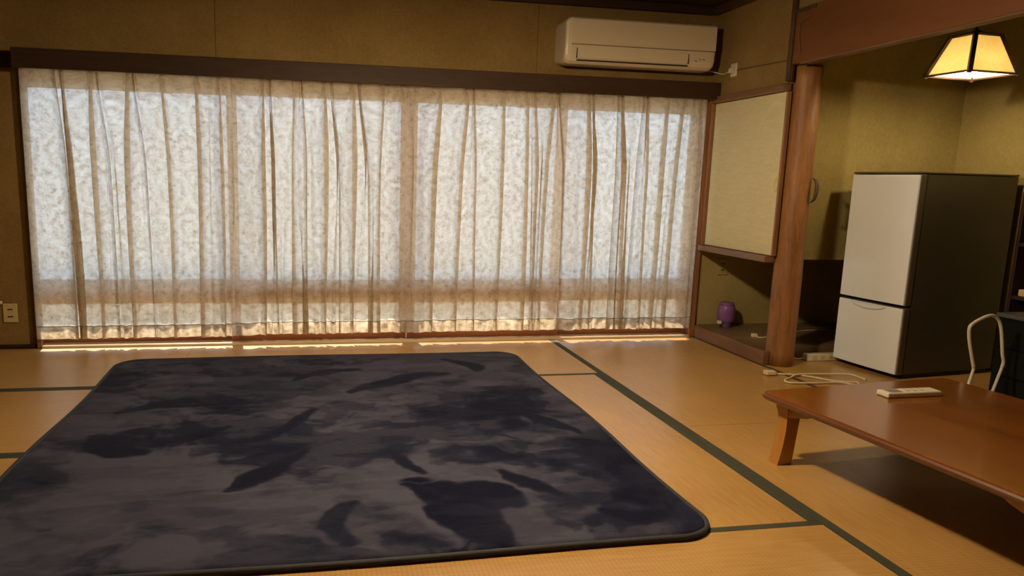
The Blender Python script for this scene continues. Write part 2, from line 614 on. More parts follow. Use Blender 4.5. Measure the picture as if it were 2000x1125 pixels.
for i in range(4):
    x0 = sash_x[i] - (0.03 if i else 0)
    x1 = sash_x[i + 1] + (0.03 if i < 3 else 0)
    ya = YW + (0.022 if i in (1, 2) else 0.062)
    if i in (1, 2):
        x0, x1 = (x0, 0.698) if i == 1 else (0.702, x1)
    yb = ya + 0.032
    root = struct_empty('window_%d' % (i + 1), ((x0 + x1) / 2, (ya + yb) / 2, 0.016))
    sw = 0.055
    for a, b in ((x0, x0 + sw), (x1 - sw, x1)):
        struct('stile', B(a, b, ya, yb, 0.017, 1.734, 0.003), 'sash', root)
    for z0, z1 in ((0.017, 0.100), (0.275, 0.440), (1.672, 1.734)):
        struct('rail', B(x0 + sw, x1 - sw, ya + 0.002, yb - 0.002, z0, z1, 0.002), 'sash', root)
    for z0, z1 in ((0.100, 0.275), (0.440, 1.672)):
        struct('pane', B(x0 + sw, x1 - sw, ya + 0.014, ya + 0.018, z0, z1), 'glass', root)

# the yard outside
struct('ground_outside', B(-14, 18, YW + 0.165, 34, -0.5, -0.30), 'ground')
struct('wall_yard', B(-12, 18, 9.7, 9.95, -0.5, 2.3), 'yard')

# ------------------------------------------------------------------ alcove post, lintel, wall cabinet
PX, PY, PR = 3.062, 4.11, 0.086
post = thing('alcove_post', 'round polished log post at the corner of the alcove', 'post', (PX, PY, 0))
rings = []
for i in range(25):
    z = Z_LT * i / 24
    rr = PR * (1.0 + 0.012 * math.sin(z * 5) + 0.01 * math.sin(z * 13 + 1) - 0.03 * z / 2)
    rings.append([(PX + rr * math.cos(2 * PI * k / 32) * (1 + .012 * math.sin(3 * 2 * PI * k / 32)), PY + rr * math.sin(2 * PI * k / 32), z + 0.0005) for k in range(32)])
obj('trunk', loft(rings), 'post', post, smooth=True)
hk = tube([(PX + 0.05, PY - 0.075, 1.215), (PX + 0.060, PY - 0.098, 1.19), (PX + 0.063, PY - 0.106, 1.14), (PX + 0.058, PY - 0.098, 1.085), (PX + 0.048, PY - 0.078, 1.06)],
          lambda t: 0.003 + 0.009 * math.sin(PI * t), 8)
obj('hook', hk, 'dark_y', post, smooth=True)['label'] = 'dark carved wooden hook'

lt = thing('alcove_lintel', 'wide reddish brown lintel board above the alcove opening', 'beam', (XR, 2.7, Z_LT))
obj('board', B(XR - 0.012, XR + 0.06, Y_A0 + 0.001, 4.075, Z_LT, 2.212, 0.003), 'lintel', lt)
obj('batten', B(XR - 0.022, XR + 0.004, 4.076, 4.112, 1.80, 2.36, 0.003), 'dark_y', lt)
obj('cap', B(XR - 0.016, XR - 0.0125, 3.9, 4.075, 2.19, 2.212), 'dark_y', lt)
obj('lower_lip', B(XR - 0.012, XR + 0.052, Y_A0 + 0.001, 4.00, Z_LT - 0.008, Z_LT, 0.002), 'trim', lt)

cab = thing('wall_cabinet', 'built-in wall cabinet with cream papered sliding door beside the window', 'cabinet', (XR + 0.3, 4.55, 0.68))
bm = bmesh.new()
CY0, CY1 = 4.20, YW - 0.003
box(bm, XR + 0.045, XR + 0.6, YD + 0.062, CY1, 0.692, 1.765)
obj('carcass', bm, 'plaster', cab)
obj('top_rail', B(XR - 0.028, XR + 0.03, 4.115, YW - 0.04, 1.745, 1.788, 0.003), 'trim', cab)
obj('bottom_rail', B(XR - 0.030, XR + 0.044, 4.13, YW - 0.04, 0.672, 0.712, 0.003), 'trim', cab)
obj('side_stile', B(XR - 0.012, XR + 0.03, YW - 0.058, YW - 0.037, 0.713, 1.744, 0.002), 'trim_z', cab)
dr = obj('door', B(XR + 0.012, XR + 0.030, 4.125, YW - 0.06, 0.716, 1.742, 0.003), 'fusuma', cab)
obj('door_frame', B(XR + 0.006, XR + 0.034, 4.108, 4.124, 0.716, 1.742, 0.002), 'trim_z', cab)
pull = bmesh.new()
for k in range(20):
    pass
ringp = []
for k in range(20):
    a = 2 * PI * k / 20
    ringp.append([(XR + 0.0125 - 0.006 * math.cos(b), 4.148 + (0.030 + 0.006 * math.sin(b)) * math.cos(a) * 0.55, 1.165 + (0.040 + 0.006 * math.sin(b)) * math.sin(a)) for b in np.linspace(0, 2 * PI, 9)[:-1]])
ringp.append(ringp[0])
obj('ring_pull', loft(ringp, False), 'beige', dr, smooth=True)

base = thing('recess_platform', 'raised dark board floor with reddish sill under the wall cabinet', 'platform', (XR + 0.7, 4.6, 0.0))
obj('front_sill', B(XR - 0.004, XR + 0.042, 4.085, YW - 0.040, 0.0, 0.094, 0.004), 'trim', base)
obj('kerb', B(XR + 0.14, XB - 0.003, YD - 0.056, YD - 0.02, 0.0, 0.090, 0.003), 'board', base)
for i in range(4):
    y0 = YD - 0.02 + (YW - 0.003 - YD + 0.02) * i / 4
    y1 = YD - 0.02 + (YW - 0.003 - YD + 0.02) * (i + 1) / 4
    obj('plank', B(XR + 0.043 if i else XR + 0.24, XB - 0.003, y0 + 0.001, y1 - 0.001, 0.066, 0.092, 0.001), 'board', base)
obj('plank', B(XR + 0.043, XR + 0.239, 4.20, 4.454, 0.066, 0.092, 0.001), 'board', base)
st = struct('trim_9', B(WX1 - 0.03, WX1 + 0.003, YW - 0.0385, YW - 0.0355, 0.0, WZ1 - 0.01), 'trim_z')

# ------------------------------------------------------------------ pelmet and curtains
pel = thing('curtain_pelmet', 'long dark wooden curtain pelmet running across above the window', 'pelmet', (0.6, YW - 0.07, 1.77))
obj('fascia', B(-1.752, XR - 0.006, YW - 0.135, YW - 0.115, 1.764, 1.882, 0.003), 'dark', pel)
obj('top_board', B(-1.752, XR - 0.006, YW - 0.115, YW - 0.001, 1.864, 1.882), 'dark', pel)
obj('end_board', B(-1.752, -1.736, YW - 0.115, YW - 0.001, 1.764, 1.864), 'dark', pel)
obj('rail', tube([(-1.73, YW - 0.058, 1.85), (XR - 0.02, YW - 0.058, 1.85)], 0.008, 8, smooth=0), 'metal', pel)
struct('trim_10', B(XL, -1.754, YW - 0.022, YW - 0.001, 1.775, 1.868, 0.002), 'dark')

YC = YW - 0.058


def sstep(a, b, x):
    t = np.clip((x - a) / (b - a), 0, 1)
    return t * t * (3 - 2 * t)


def curtain(label, x_start, x_end, pleats, hem_z, seed):
    r = np.random.default_rng(seed)
    ZT, ZB = 1.842, hem_z
    root = thing('curtain', label, 'curtain', ((x_start + x_end) / 2, YC, ZB), group='patterned curtains across the window')
    nz, nf, nm = 64, 17, 9
    # main pleats, and lesser creases that leave a pleat head and run down slantwise
    P = []
    for i, p in enumerate(pleats):
        P.append((p, r.normal(0, 0.018), 0.030, r.uniform(0.35, 1.1), r.uniform(0.25, 1.0)))
        gap = (pleats[i + 1] if i + 1 < len(pleats) else x_end) - p
        if gap > 0.16 and r.uniform() < 0.75:
            P.append((p + 0.042, gap * r.uniform(0.12, 0.36), 0.010, r.uniform(0.15, 0.55), r.uniform(0.1, 0.5)))
    pleats = [p[0] for p in P]
    drift = [p[1] for p in P]
    wtop = [p[2] for p in P]
    amp = np.array([p[3] for p in P])
    amp2 = np.array([p[4] for p in P])
    K = len(pleats)
    sgn = np.where(r.uniform(size=K) < 0.62, 1.0, -1.0)
    ph = r.uniform(0, 6.28, K + 1)
    bul = r.uniform(-0.6, 1.0, K + 1)
    verts, uvs = [], []
    zs = [ZT + (ZB - ZT) * i / nz for i in range(nz + 1)]
    # cloth width coordinate for the woven pattern
    s_list = None
    for z in zs:
        t = (ZT - z) / (ZT - ZB)
        row = []
        wk, xk = [], []
        for k in range(K):
            s1 = sstep(0.03, 0.30, t)
            s2 = sstep(0.3, 1.0, t)
            wk.append((wtop[k] * (1 - s1) + 0.074 * amp[k] * s1 * (1 - s2) + 0.074 * amp2[k] * s2) * (1 + 0.12 * math.sin(5 * t + ph[k])))
            xk.append(pleats[k] + drift[k] * (0.75 * sstep(0.0, 0.38, t) + 0.35 * t) + 0.006 * math.sin(4 * t + ph[k]))
        ends = [(x_start, x_start)] + [(xk[k] - wk[k], xk[k] + wk[k]) for k in range(K)] + [(x_end, x_end)]
        for k in range(K + 1):
            a, b = ends[k][1], ends[k + 1][0]
            lo = 0 if k == 0 else 1
            for j in range(lo, nm):
                q = j / (nm - 1) if k < K else j / (nm - 1)
                x = a + (b - a) * q
                y = YC - (0.008 + 0.034 * t) * bul[k] * math.sin(PI * q) + 0.005 * math.sin(2 * PI * q + ph[k] + 2 * t)
                row.append((x, y))
            if k < K:
                d = 0.014 * (1 - sstep(0.02, 0.25, t)) + (0.011 + 0.014 * min(amp[k], 1)) * sstep(0.02, 0.25, t)
                for j in range(1, nf):
                    q = j / (nf - 1)
                    x = xk[k] + wk[k] * ((2 * q - 1) + 0.62 * math.sin(2 * PI * q))
                    y = YC - sgn[k] * d * math.sin(2 * PI * q) - 0.006 * math.sin(PI * q)
                    row.append((x, y))
        verts.append(row)
    for row in verts:      # panel ends curl a little so neighbours overlap
        for j in range(4):
            row[j] = (row[j][0], row[j][1] - 0.012 * (1 - j / 4))
            row[-1 - j] = (row[-1 - j][0], row[-1 - j][1] + 0.012 * (1 - j / 4))
    n = len(verts[0])
    mid = verts[nz // 2]
    u = [0.0]
    for i in range(1, n):
        u.append(u[-1] + math.hypot(mid[i][0] - mid[i - 1][0], mid[i][1] - mid[i - 1][1]))
    base_u = x_start * 1.4

    def build(name, i0, i1, dy, zshift, mat):
        V = [(verts[i][j][0], verts[i][j][1] + dy, zs[i] + zshift) for i in range(i0, i1 + 1) for j in range(n)]
        Fc = []
        for i in range(i1 - i0):
            for j in range(n - 1):
                a = i * n + j
                Fc.append((a, a + 1, a + n + 1, a + n))
        me = bpy.data.meshes.new(name)
        me.from_pydata(V, [], Fc)
        uvl = me.uv_layers.new(name='UVMap')
        vi = np.empty(len(me.loops), dtype=np.int64)
        me.loops.foreach_get('vertex_index', vi)
        U = np.array(u)[vi % n] + base_u
        Z = np.array([zs[i0 + k // n] for k in vi])
        uvl.data.foreach_set('uv', np.stack([U, Z], 1).astype(np.float32).ravel())
        me.update()
        return obj_me(name, me, mat, root, smooth=True)

    build('fabric', 0, nz, 0.0, 0.0, 'curtain')
    build('hem', nz - 3, nz, 0.004, 0.0, 'curtain')
    seam = nz - 3
    V = [(verts[seam][j][0], verts[seam][j][1] - 0.0012, zs[seam] + dz) for dz in (0.0025, -0.0025) for j in range(n)]
    sm = bpy.data.meshes.new('hem_seam')
    sm.from_pydata(V, [], [(j, j + 1, n + j + 1, n + j) for j in range(n - 1)])
    obj_me('hem_seam', sm, 'seam', root, smooth=True)
    build('header_tape', 0, 3, 0.005, 0.0, 'curtain')
    return root


curtain('off-white floral curtain panel hanging beside the low wall socket', -1.735, -0.464,
        [-1.53, -1.325, -1.11, -0.905, -0.70, -0.545], 0.066, 3)
curtain('off-white floral curtain panel hanging between the two other curtain panels', -0.474, 0.730,
        [-0.27, -0.075, 0.12, 0.305, 0.51, 0.645], 0.076, 5)
curtain('wide off-white floral curtain panel hanging below the air conditioner', 0.724, 2.878,
        [0.90, 1.09, 1.345, 1.52, 1.70, 1.96, 2.17, 2.365, 2.565, 2.675, 2.80], 0.078, 8)

# ------------------------------------------------------------------ rug
RX0, RX1, RY0, RY1, RH = -1.12, 1.355, 1.995, 4.525, 0.022
rug = thing('rug', 'large dark navy plush rug with brushed pile lying on the tatami', 'rug', ((RX0 + RX1) / 2, (RY0 + RY1) / 2, 0))


def fbm(n, octs, seed, stretch=(1, 1)):
    r = np.random.default_rng(seed)
    out = np.zeros((n, n))
    amp = 1.0
    for o, g in enumerate(octs):
        gx, gy = max(2, int(g * stretch[0])), max(2, int(g * stretch[1]))
        a = r.uniform(-1, 1, (gy + 2, gx + 2))
        yy = np.linspace(0, gy, n)
        xx = np.linspace(0, gx, n)
        iy = np.minimum(yy.astype(int), gy)
        ix = np.minimum(xx.astype(int), gx)
        fy = (yy - iy)[:, None]
        fx = (xx - ix)[None]
        fy = fy * fy * (3 - 2 * fy)
        fx = fx * fx * (3 - 2 * fx)
        out += amp * ((a[iy][:, ix] * (1 - fx) + a[iy][:, ix + 1] * fx) * (1 - fy) + (a[iy + 1][:, ix] * (1 - fx) + a[iy + 1][:, ix + 1] * fx) * fy)
        amp *= 0.62
    return out


NR = 400
gx = np.linspace(RX0, RX1, NR)
gy = np.linspace(RY0, RY1, NR)
GX, GY = np.meshgrid(gx, gy)
f1 = fbm(NR, (5, 10, 20, 41, 80), 4, (1.0, 0.9))
f2 = fbm(NR, (4, 9, 18, 37, 75), 9, (0.8, 1.4))
wx = fbm(NR, (6, 12, 25, 50), 21) * 22
wy = fbm(NR, (6, 12, 25, 50), 22) * 16
ii = np.clip(np.arange(NR)[:, None] + wy, 0, NR - 1).astype(int)
jj = np.clip(np.arange(NR)[None] + wx, 0, NR - 1).astype(int)
f1 = f1[ii, jj]
f2 = f2[ii, jj]
nap = 0.55 + 0.17 * np.tanh(5.0 * f1) + 0.19 * np.tanh(8.0 * (f2 + 0.2)) + 0.05 * f2


WN1 = 0.022 * fbm(NR, (14, 30, 60, 110), 51)
WN2 = 0.018 * fbm(NR, (14, 30, 60, 110), 52)
fs = fbm(NR, (16, 34, 70, 120), 61, (0.55, 1.5))
fs2 = fbm(NR, (10, 22, 46, 90), 62, (0.7, 1.3))
nap += 0.13 * np.tanh(3 * fs) - 0.16 * sstep(0.45, 0.75, fs2)


def stroke(pts, r, val, soft=0.012, taper=True):
    global nap
    P = np.array(smooth_path([(x, y, 0) for x, y in pts], 8))[:, :2]
    dmin = np.full(GX.shape, 9.0)
    GXw, GYw = GX + WN1, GY + WN2
    for i in range(len(P) - 1):
        a, b = P[i], P[i + 1]
        d = b - a
        q = np.clip(((GXw - a[0]) * d[0] + (GYw - a[1]) * d[1]) / (d @ d + 1e-9), 0, 1)
        s = (i + q) / (len(P) - 1)
        rr = r * (0.35 + 0.65 * np.sin(PI * np.clip(s, 0.03, 0.97))) if taper else r
        dist = np.hypot(GXw - a[0] - q * d[0], GYw - a[1] - q * d[1]) - rr
        dmin = np.minimum(dmin, dist)
    k = 1 - np.clip((dmin + soft) / (2 * soft), 0, 1)
    k = k * (0.62 + 0.38 * np.clip(0.5 + fs, 0, 1))
    nap = nap * (1 - k) + val * k


for pts, r, val in (
        ([(-0.35, 2.98), (-0.18, 3.06), (-0.05, 3.22), (0.02, 3.42)], 0.04, 0.14),
        ([(-0.26, 2.52), (-0.16, 2.66), (-0.02, 2.86)], 0.055, 0.10),
        ([(0.22, 3.70), (0.45, 3.86), (0.60, 3.98), (0.80, 4.02)], 0.06, 0.20),
        ([(0.34, 2.86), (0.40, 2.69), (0.45, 2.60)], 0.035, 0.10),
        ([(0.42, 2.50), (0.52, 2.36), (0.53, 2.20), (0.60, 2.08)], 0.13, 0.03),
        ([(0.60, 2.48), (0.72, 2.30)], 0.10, 0.05),
        ([(0.75, 2.58), (0.82, 2.46), (0.90, 2.36)], 0.05, 0.08),
        ([(-0.88, 3.46), (-0.74, 3.56), (-0.58, 3.55)], 0.05, 0.10),
        ([(-0.66, 3.00), (-0.45, 3.11), (-0.36, 3.2)], 0.04, 0.10),
        ([(-0.9, 3.15), (-0.8, 3.0), (-0.7, 2.93)], 0.08, 0.12),
        ([(0.95, 3.35), (1.10, 3.15), (1.2, 2.95)], 0.05, 0.10),
        ([(0.15, 2.36), (0.05, 2.24), (0.12, 2.10)], 0.05, 0.10),
        ([(0.85, 4.35), (1.0, 4.2), (1.0, 4.05)], 0.06, 0.15),
        ([(1.02, 2.2), (1.12, 2.12), (1.22, 2.15)], 0.05, 0.08),
        ([(-0.1, 3.95), (0.1, 4.1), (0.3, 4.15)], 0.05, 0.12)):
    stroke(pts, r, val)
stroke([(-0.8, 2.44), (0.0, 2.45), (0.5, 2.53), (0.62, 2.58)], 0.004, 0.85, 0.006, False)
stroke([(-1.1, 3.46), (-0.95, 3.48), (-0.8, 3.47)], 0.004, 0.12, 0.006, False)
nap[GX < RX0 + 0.42] += 0.03
nap = np.clip(nap, 0, 1)
rel = 0.0022 * fbm(NR, (7, 15, 31), 33)
for (x0, y0, x1, y1, wd, am) in ((-1.1, 2.42, 0.6, 2.56, 0.020, 0.006), (-1.1, 3.46, 0.2, 3.52, 0.02, 0.003), (0.10, 2.4, 0.12, 3.1, 0.015, 0.003), (-1.1, 2.05, -0.5, 2.5, 0.02, 0.004)):
    L = math.hypot(x1 - x0, y1 - y0)
    dist = np.abs((GX - x0) * (y1 - y0) - (GY - y0) * (x1 - x0)) / L
    al = ((GX - x0) * (x1 - x0) + (GY - y0) * (y1 - y0)) / L / L
    rel += am * np.exp(-(dist / wd) ** 2) * np.clip(np.minimum(al, 1 - al) * 6, 0, 1)
# rounded outline with slightly wavy sides
CR = 0.15
cx, cy = (RX0 + RX1) / 2, (RY0 + RY1) / 2
hx, hy = (RX1 - RX0) / 2, (RY1 - RY0) / 2


def outline_map(X, Y):
    """map the square grid to the rounded, slightly wavy rug outline"""
    a, b = (X - cx) / hx, (Y - cy) / hy
    k = 1.0 - CR / hx
    ea = np.clip((np.abs(a) - k) / (1 - k), 0, 1)
    eb = np.clip((np.abs(b) - k) / (1 - k), 0, 1)
    both = (ea > 0) & (eb > 0)
    s = np.where(both, np.sqrt(np.maximum(1e-9, 1 - 0.5 * np.minimum(ea, eb) ** 2 * 1.0)), 1)
    na = np.where(both, k + (1 - k) * ea * np.sqrt(np.maximum(0, 1 - eb ** 2 / 2)), np.abs(a))
    nb = np.where(both, k + (1 - k) * eb * np.sqrt(np.maximum(0, 1 - ea ** 2 / 2)), np.abs(b))
    XX = cx + np.sign(a) * na * hx
    YY = cy + np.sign(b) * nb * hy
    ex = np.clip((np.abs(a) - 0.8) / 0.2, 0, 1)
    ey = np.clip((np.abs(b) - 0.8) / 0.2, 0, 1)
    XX = XX + ex * 0.010 * np.sin(Y * 4.1 + np.sign(a))
    YY = YY + ey * 0.008 * np.sin(X * 3.3 + np.sign(b) * 2)
    return XX, YY


MX, MY = outline_map(GX, GY)
edge = np.minimum.reduce([np.arange(NR)[None] + 0 * GX, np.arange(NR)[:, None] + 0 * GX, NR - 1 - np.arange(NR)[None] + 0 * GX, NR - 1 - np.arange(NR)[:, None] + 0 * GX])
ZZ = 0.003 + (RH - 0.003) * np.sqrt(np.clip(edge / 3.0, 0, 1)) + rel * np.clip(edge / 8, 0, 1)
V = np.stack([MX, MY, ZZ], -1).reshape(-1, 3)
idx = np.arange(NR * NR).reshape(NR, NR)
Fq = np.stack([idx[:-1, :-1], idx[:-1, 1:], idx[1:, 1:], idx[1:, :-1]], -1).reshape(-1, 4)
me = bpy.data.meshes.new('pile')
me.from_pydata(V.tolist(), [], Fq.tolist())
at = me.attributes.new('nap', 'FLOAT', 'POINT')
at.data.foreach_set('value', nap.astype(np.float32).ravel())
obj_me('pile', me, 'rug', rug, smooth=True)
bnd = np.concatenate([idx[0, :], idx[1:, -1], idx[-1, ::-1][1:], idx[::-1, 0][1:]])[::3]
pth = [(V[i][0], V[i][1], 0.011) for i in bnd] + [(V[bnd[0]][0], V[bnd[0]][1], 0.011)]
obj('piping', tube(pth, 0.0105, 8, smooth=0), 'piping', rug, smooth=True)

# ------------------------------------------------------------------ low table
TA = math.radians(6.2)
TC = Vector((1.883, 2.636, 0.0))
tu = Vector((math.cos(TA), math.sin(TA), 0))
tv = Vector((math.sin(TA), -math.cos(TA), 0))
TW, TL, TZ = 1.035, 1.20, 0.30
ctr = TC + tu * (TW / 2) + tv * (TL / 2)
tbl = thing('low_table', 'low glossy reddish brown wooden table with curved legs on the tatami', 'table', ctr, TA)


def rrect(hw, hl, r, z, n=6):
    pts = []
    for sx, sy, a0 in ((1, 1, 0), (-1, 1, 90), (-1, -1, 180), (1, -1, 270)):
        for k in range(n + 1):
            a = math.radians(a0 + 90 * k / n)
            pts.append((sx * (hw - r) + r * math.cos(a), sy * (hl - r) + r * math.sin(a), z))
    return pts


hw, hl = TW / 2, TL / 2
obj('top', loft([rrect(hw - 0.010, hl - 0.010, 0.022, TZ - 0.0022), rrect(hw - 0.010, hl - 0.010, 0.022, TZ - 0.001), rrect(hw - 0.012, hl - 0.012, 0.022, TZ)]), 'table', tbl, local=True)
obj('edge_moulding', loft([rrect(hw - 0.022, hl - 0.022, 0.02, TZ - 0.036), rrect(hw - 0.010, hl - 0.010, 0.025, TZ - 0.030), rrect(hw - 0.002, hl - 0.002, 0.028, TZ - 0.020), rrect(hw, hl, 0.03, TZ - 0.012), rrect(hw - 0.004, hl - 0.004, 0.026, TZ - 0.005), rrect(hw - 0.0105, hl - 0.0105, 0.022, TZ - 0.0022)]), 'table_edge', tbl, smooth=False, local=True)
for sy in (-1, 1):
    obj('apron', B(-hw + 0.06, hw - 0.06, sy * (hl - 0.075) - 0.011, sy * (hl - 0.075) + 0.011, TZ - 0.092, TZ - 0.037, 0.003), 'table_leg', tbl, local=True)
for sx in (-1, 1):
    for sy in (-1, 1):
        ya_, yb_ = hl - 0.055, hl - 0.26
        xa_ = sx * (hw - 0.060)
        br = [(xa_, sy * ya_, TZ - 0.037), (xa_, sy * yb_, TZ - 0.037), (xa_, sy * (yb_ + 0.05), TZ - 0.062), (xa_, sy * (hl - 0.12), TZ - 0.088), (xa_, sy * ya_, TZ - 0.088)]
        obj('bracket', loft([br, [(x - sx * 0.022, y, z) for x, y, z in br]]), 'table_leg', tbl, local=True)
    for sy in (-1, 1):
        rg = []
        for q in range(13):
            z = 0.001 + (TZ - 0.039) * q / 12
            t = 1 - q / 12
            fl_ = 0.017 * t ** 2.0
            wid = 0.036 - 0.006 * math.sin(PI * t) + (0.006 if q > 10 else 0)
            cxl = sx * (hw - 0.092 + fl_)
            cyl = sy * (hl - 0.085 + fl_ * 0.5)
            wy_ = 0.026 + (0.006 if q > 10 else 0)
            rg.append([(cxl - wid, cyl - wy_, z), (cxl + wid, cyl - wy_, z), (cxl + wid, cyl + wy_, z), (cxl - wid, cyl + wy_, z)])
        lg = obj('leg', loft(rg), 'table_leg', tbl, local=True)

# remote on the table
ra = at_z(1727, 774, TZ)
rb = at_z(1822, 770, TZ)
rc = (ra + rb) / 2
rot = math.atan2(rb.y - ra.y, rb.x - ra.x)
rem = thing('remote_control', 'white remote control lying on the low table', 'remote', (rc.x, rc.y, TZ + 0.0005), rot)
LR = (rb - ra).length / 2 + 0.012
obj('case', B(-LR, LR, -0.032, 0.032, 0.0, 0.022, 0.006, 3), 'white', rem, local=True)
obj('display', B(-LR + 0.022, -LR + 0.08, -0.022, 0.022, 0.0221, 0.0232), 'metal', rem, local=True)
for i in range(3):
    obj('button', B(-LR + 0.105 + i * 0.035, -LR + 0.125 + i * 0.035, -0.012, 0.012, 0.0221, 0.0240, 0.0008, 1), 'beige', rem, local=True)

# ------------------------------------------------------------------ fridge
FA = math.radians(6.5)
fr = thing('fridge', 'two-door silver fridge with dark sides standing in the alcove', 'fridge', (3.487, 4.145, 0.0), FA)
FW, FD, FH = 0.475, 0.80, 1.262
ZS = 0.452
# local: x = depth (front at 0), y from 0 (far side) to -FW (near side)
obj('cabinet_body', B(0.062, FD, -FW + 0.004, -0.004, 0.03, FH - 0.012, 0.006), 'fside', fr, local=True)
obj('top_cap', B(0.004, FD, -FW + 0.001, -0.001, FH - 0.011, FH, 0.004), 'fedge', fr, local=True)
obj('base_grille', B(0.07, FD - 0.02, -FW + 0.02, -0.02, 0.0005, 0.03), 'slot', fr, local=True)


def door_part(name, z0, z1):
    d = obj(name, B(0.010, 0.056, -FW, 0.0, z0, z1, 0.008, 3), 'fedge', fr, local=True)
    # bowed silver front skin
    rgs = []
    for k in range(13):
        q = k / 12
        y = -0.006 - (FW - 0.012) * q
        bow = -0.008 * math.sin(PI * q)
        rgs.append([(0.0105, y, z0 + 0.006), (bow + 0.001, y, z0 + 0.006), (bow, y, z0 + 0.014), (bow, y, z1 - 0.014), (bow + 0.002, y, z1 - 0.005), (0.0105, y, z1 - 0.005)])
    sk = obj(name + '_skin', loft(rgs), 'silver', d, smooth=False, local=True)
    sk['label'] = 'silver door front'
    return d


door_part('upper_door', ZS + 0.006, FH - 0.013)
ld = door_part('lower_door', 0.028, ZS - 0.006)
hs = []
for k in range(15):
    q = k / 14
    y = -0.10 - 0.26 * q
    dz = 0.034 * math.sin(PI * q) ** 0.6
    b = -0.0085
    hs.append([(b + 0.004, y, ZS - 0.016), (b - 0.006, y, ZS - 0.018), (b - 0.016 * math.sin(PI * q) - 0.002, y, ZS - 0.019 - dz * 0.6), (b + 0.003, y, ZS - 0.020 - dz)])
obj('handle_lip', loft(hs), 'silver', ld, smooth=True, local=True)
obj('gasket', B(0.056, 0.062, -FW + 0.008, -0.008, 0.034, FH - 0.015), 'slot', fr, local=True)

# ------------------------------------------------------------------ chest, shelf and the tube stand beyond the table
CXF = 3.66
cf = at_x(1953, 610, CXF)
ch = thing('chest', 'low black chest with grey top edge standing beside the fridge', 'chest', (CXF + 0.17, cf.y - 0.45, 0))
CYF, CZ = cf.y, cf.z
obj('case', B(CXF, CXF + 0.32, CYF - 0.9, CYF, 0.0, CZ - 0.022, 0.003), 'black', ch)
obj('top_board', B(CXF - 0.012, CXF + 0.325, CYF - 0.91, CYF + 0.008, CZ - 0.0215, CZ, 0.004), 'greyedge', ch)
for i in range(3):
    z0 = 0.03 + (CZ - 0.06) * i / 3
    z1 = 0.03 + (CZ - 0.06) * (i + 1) / 3
    d = obj('drawer', B(CXF - 0.010, CXF - 0.0005, CYF - 0.885, CYF - 0.015, z0 + 0.004, z1 - 0.004, 0.002), 'black', ch)
    obj('knob', B(CXF - 0.020, CXF - 0.0105, CYF - 0.50, CYF - 0.40, z1 - 0.05, z1 - 0.035, 0.002), 'greyedge', d)
SX0, SX1, SY0, SY1 = CXF + 0.345, XB - 0.012, CYF - 0.75, CYF + 0.27
sh = thing('shelf_unit', 'tall dark reddish wooden shelf unit behind the black chest', 'shelf', ((SX0 + SX1) / 2, (SY0 + SY1) / 2, 0))
obj('side_panel', B(SX0, SX1, SY1 - 0.02, SY1, 0, 1.16, 0.002), 'redwood', sh)
obj('side_panel', B(SX0, SX1, SY0, SY0 + 0.02, 0, 1.16, 0.002), 'redwood', sh)
obj('back_panel', B(SX1 - 0.01, SX1, SY0 + 0.0205, SY1 - 0.0205, 0.0, 1.14), 'redwood', sh)
for z in (0.02, 0.30, 0.545, 0.85, 1.135):
    obj('shelf_board', B(SX0 + 0.003, SX1 - 0.0105, SY0 + 0.0205, SY1 - 0.0205, z, z + 0.02, 0.002), 'redwood', sh)
by = at_x(1999, 584, SX0 + 0.05)
tag(obj('small_box', B(SX0 + 0.02, SX0 + 0.08, by.y - 0.06, by.y + 0.012, 0.566, 0.605, 0.004), 'beige'), 'small beige box on a dark shelf beside the fridge', 'box')

ts = thing('tube_stand', 'white bent tube loop stand between the low table and the black chest', 'stand', (at_y(1925, 700, 3.02).x, 2.98, 0))
YT = 3.02
top_px = [(1902, 719), (1897, 690), (1893, 660), (1894, 640), (1902, 631), (1920, 621), (1936, 616), (1947, 621), (1954, 634), (1957, 660), (1958, 690), (1960, 706), (1957, 718)]
loop = [at_y(x, y, YT) for x, y in top_px]
l0, l1 = loop[0], loop[-1]
f0 = Vector((l0.x - 0.13, l0.y - 0.07, 0.008))
f1_ = Vector((l1.x - 0.17, l1.y - 0.08, 0.008))
obj('loop', tube(loop, 0.0085, 10), 'tube', ts, smooth=True)
for a, b in ((l0, f0), (l1, f1_)):
    lg = obj('leg', tube([a, a + (b - a) * 0.12, a + (b - a) * 0.9, b], 0.0075, 10), 'tube', ts, smooth=True)
    obj('foot', lathe([(0.016, 0.0005), (0.017, 0.005), (0.012, 0.012)], b.x, b.y, 14), 'tube', lg, smooth=True)

# ------------------------------------------------------------------ air conditioner
ac = thing('air_conditioner', 'white wall air conditioner mounted above the curtain pelmet', 'air conditioner', (2.27, YW, 1.95))
AX0, AX1 = 1.715, 2.812
YA = YW - 0.222
prof = [(YW - 0.002, 1.962), (YW - 0.002, 2.245), (YA + 0.03, 2.252), (YA + 0.010, 2.246), (YA + 0.003, 2.235), (YA + 0.004, 2.07), (YA + 0.010, 2.00), (YA + 0.022, 1.968), (YA + 0.05, 1.952), (YA + 0.12, 1.947)]
sc_c = np.mean(np.array(prof), 0)


def inset(k):
    return [(YW - 0.002 if y > YW - 0.01 else y + (sc_c[0] - y) * k * 1.1, z + (sc_c[1] - z) * k) for y, z in prof]


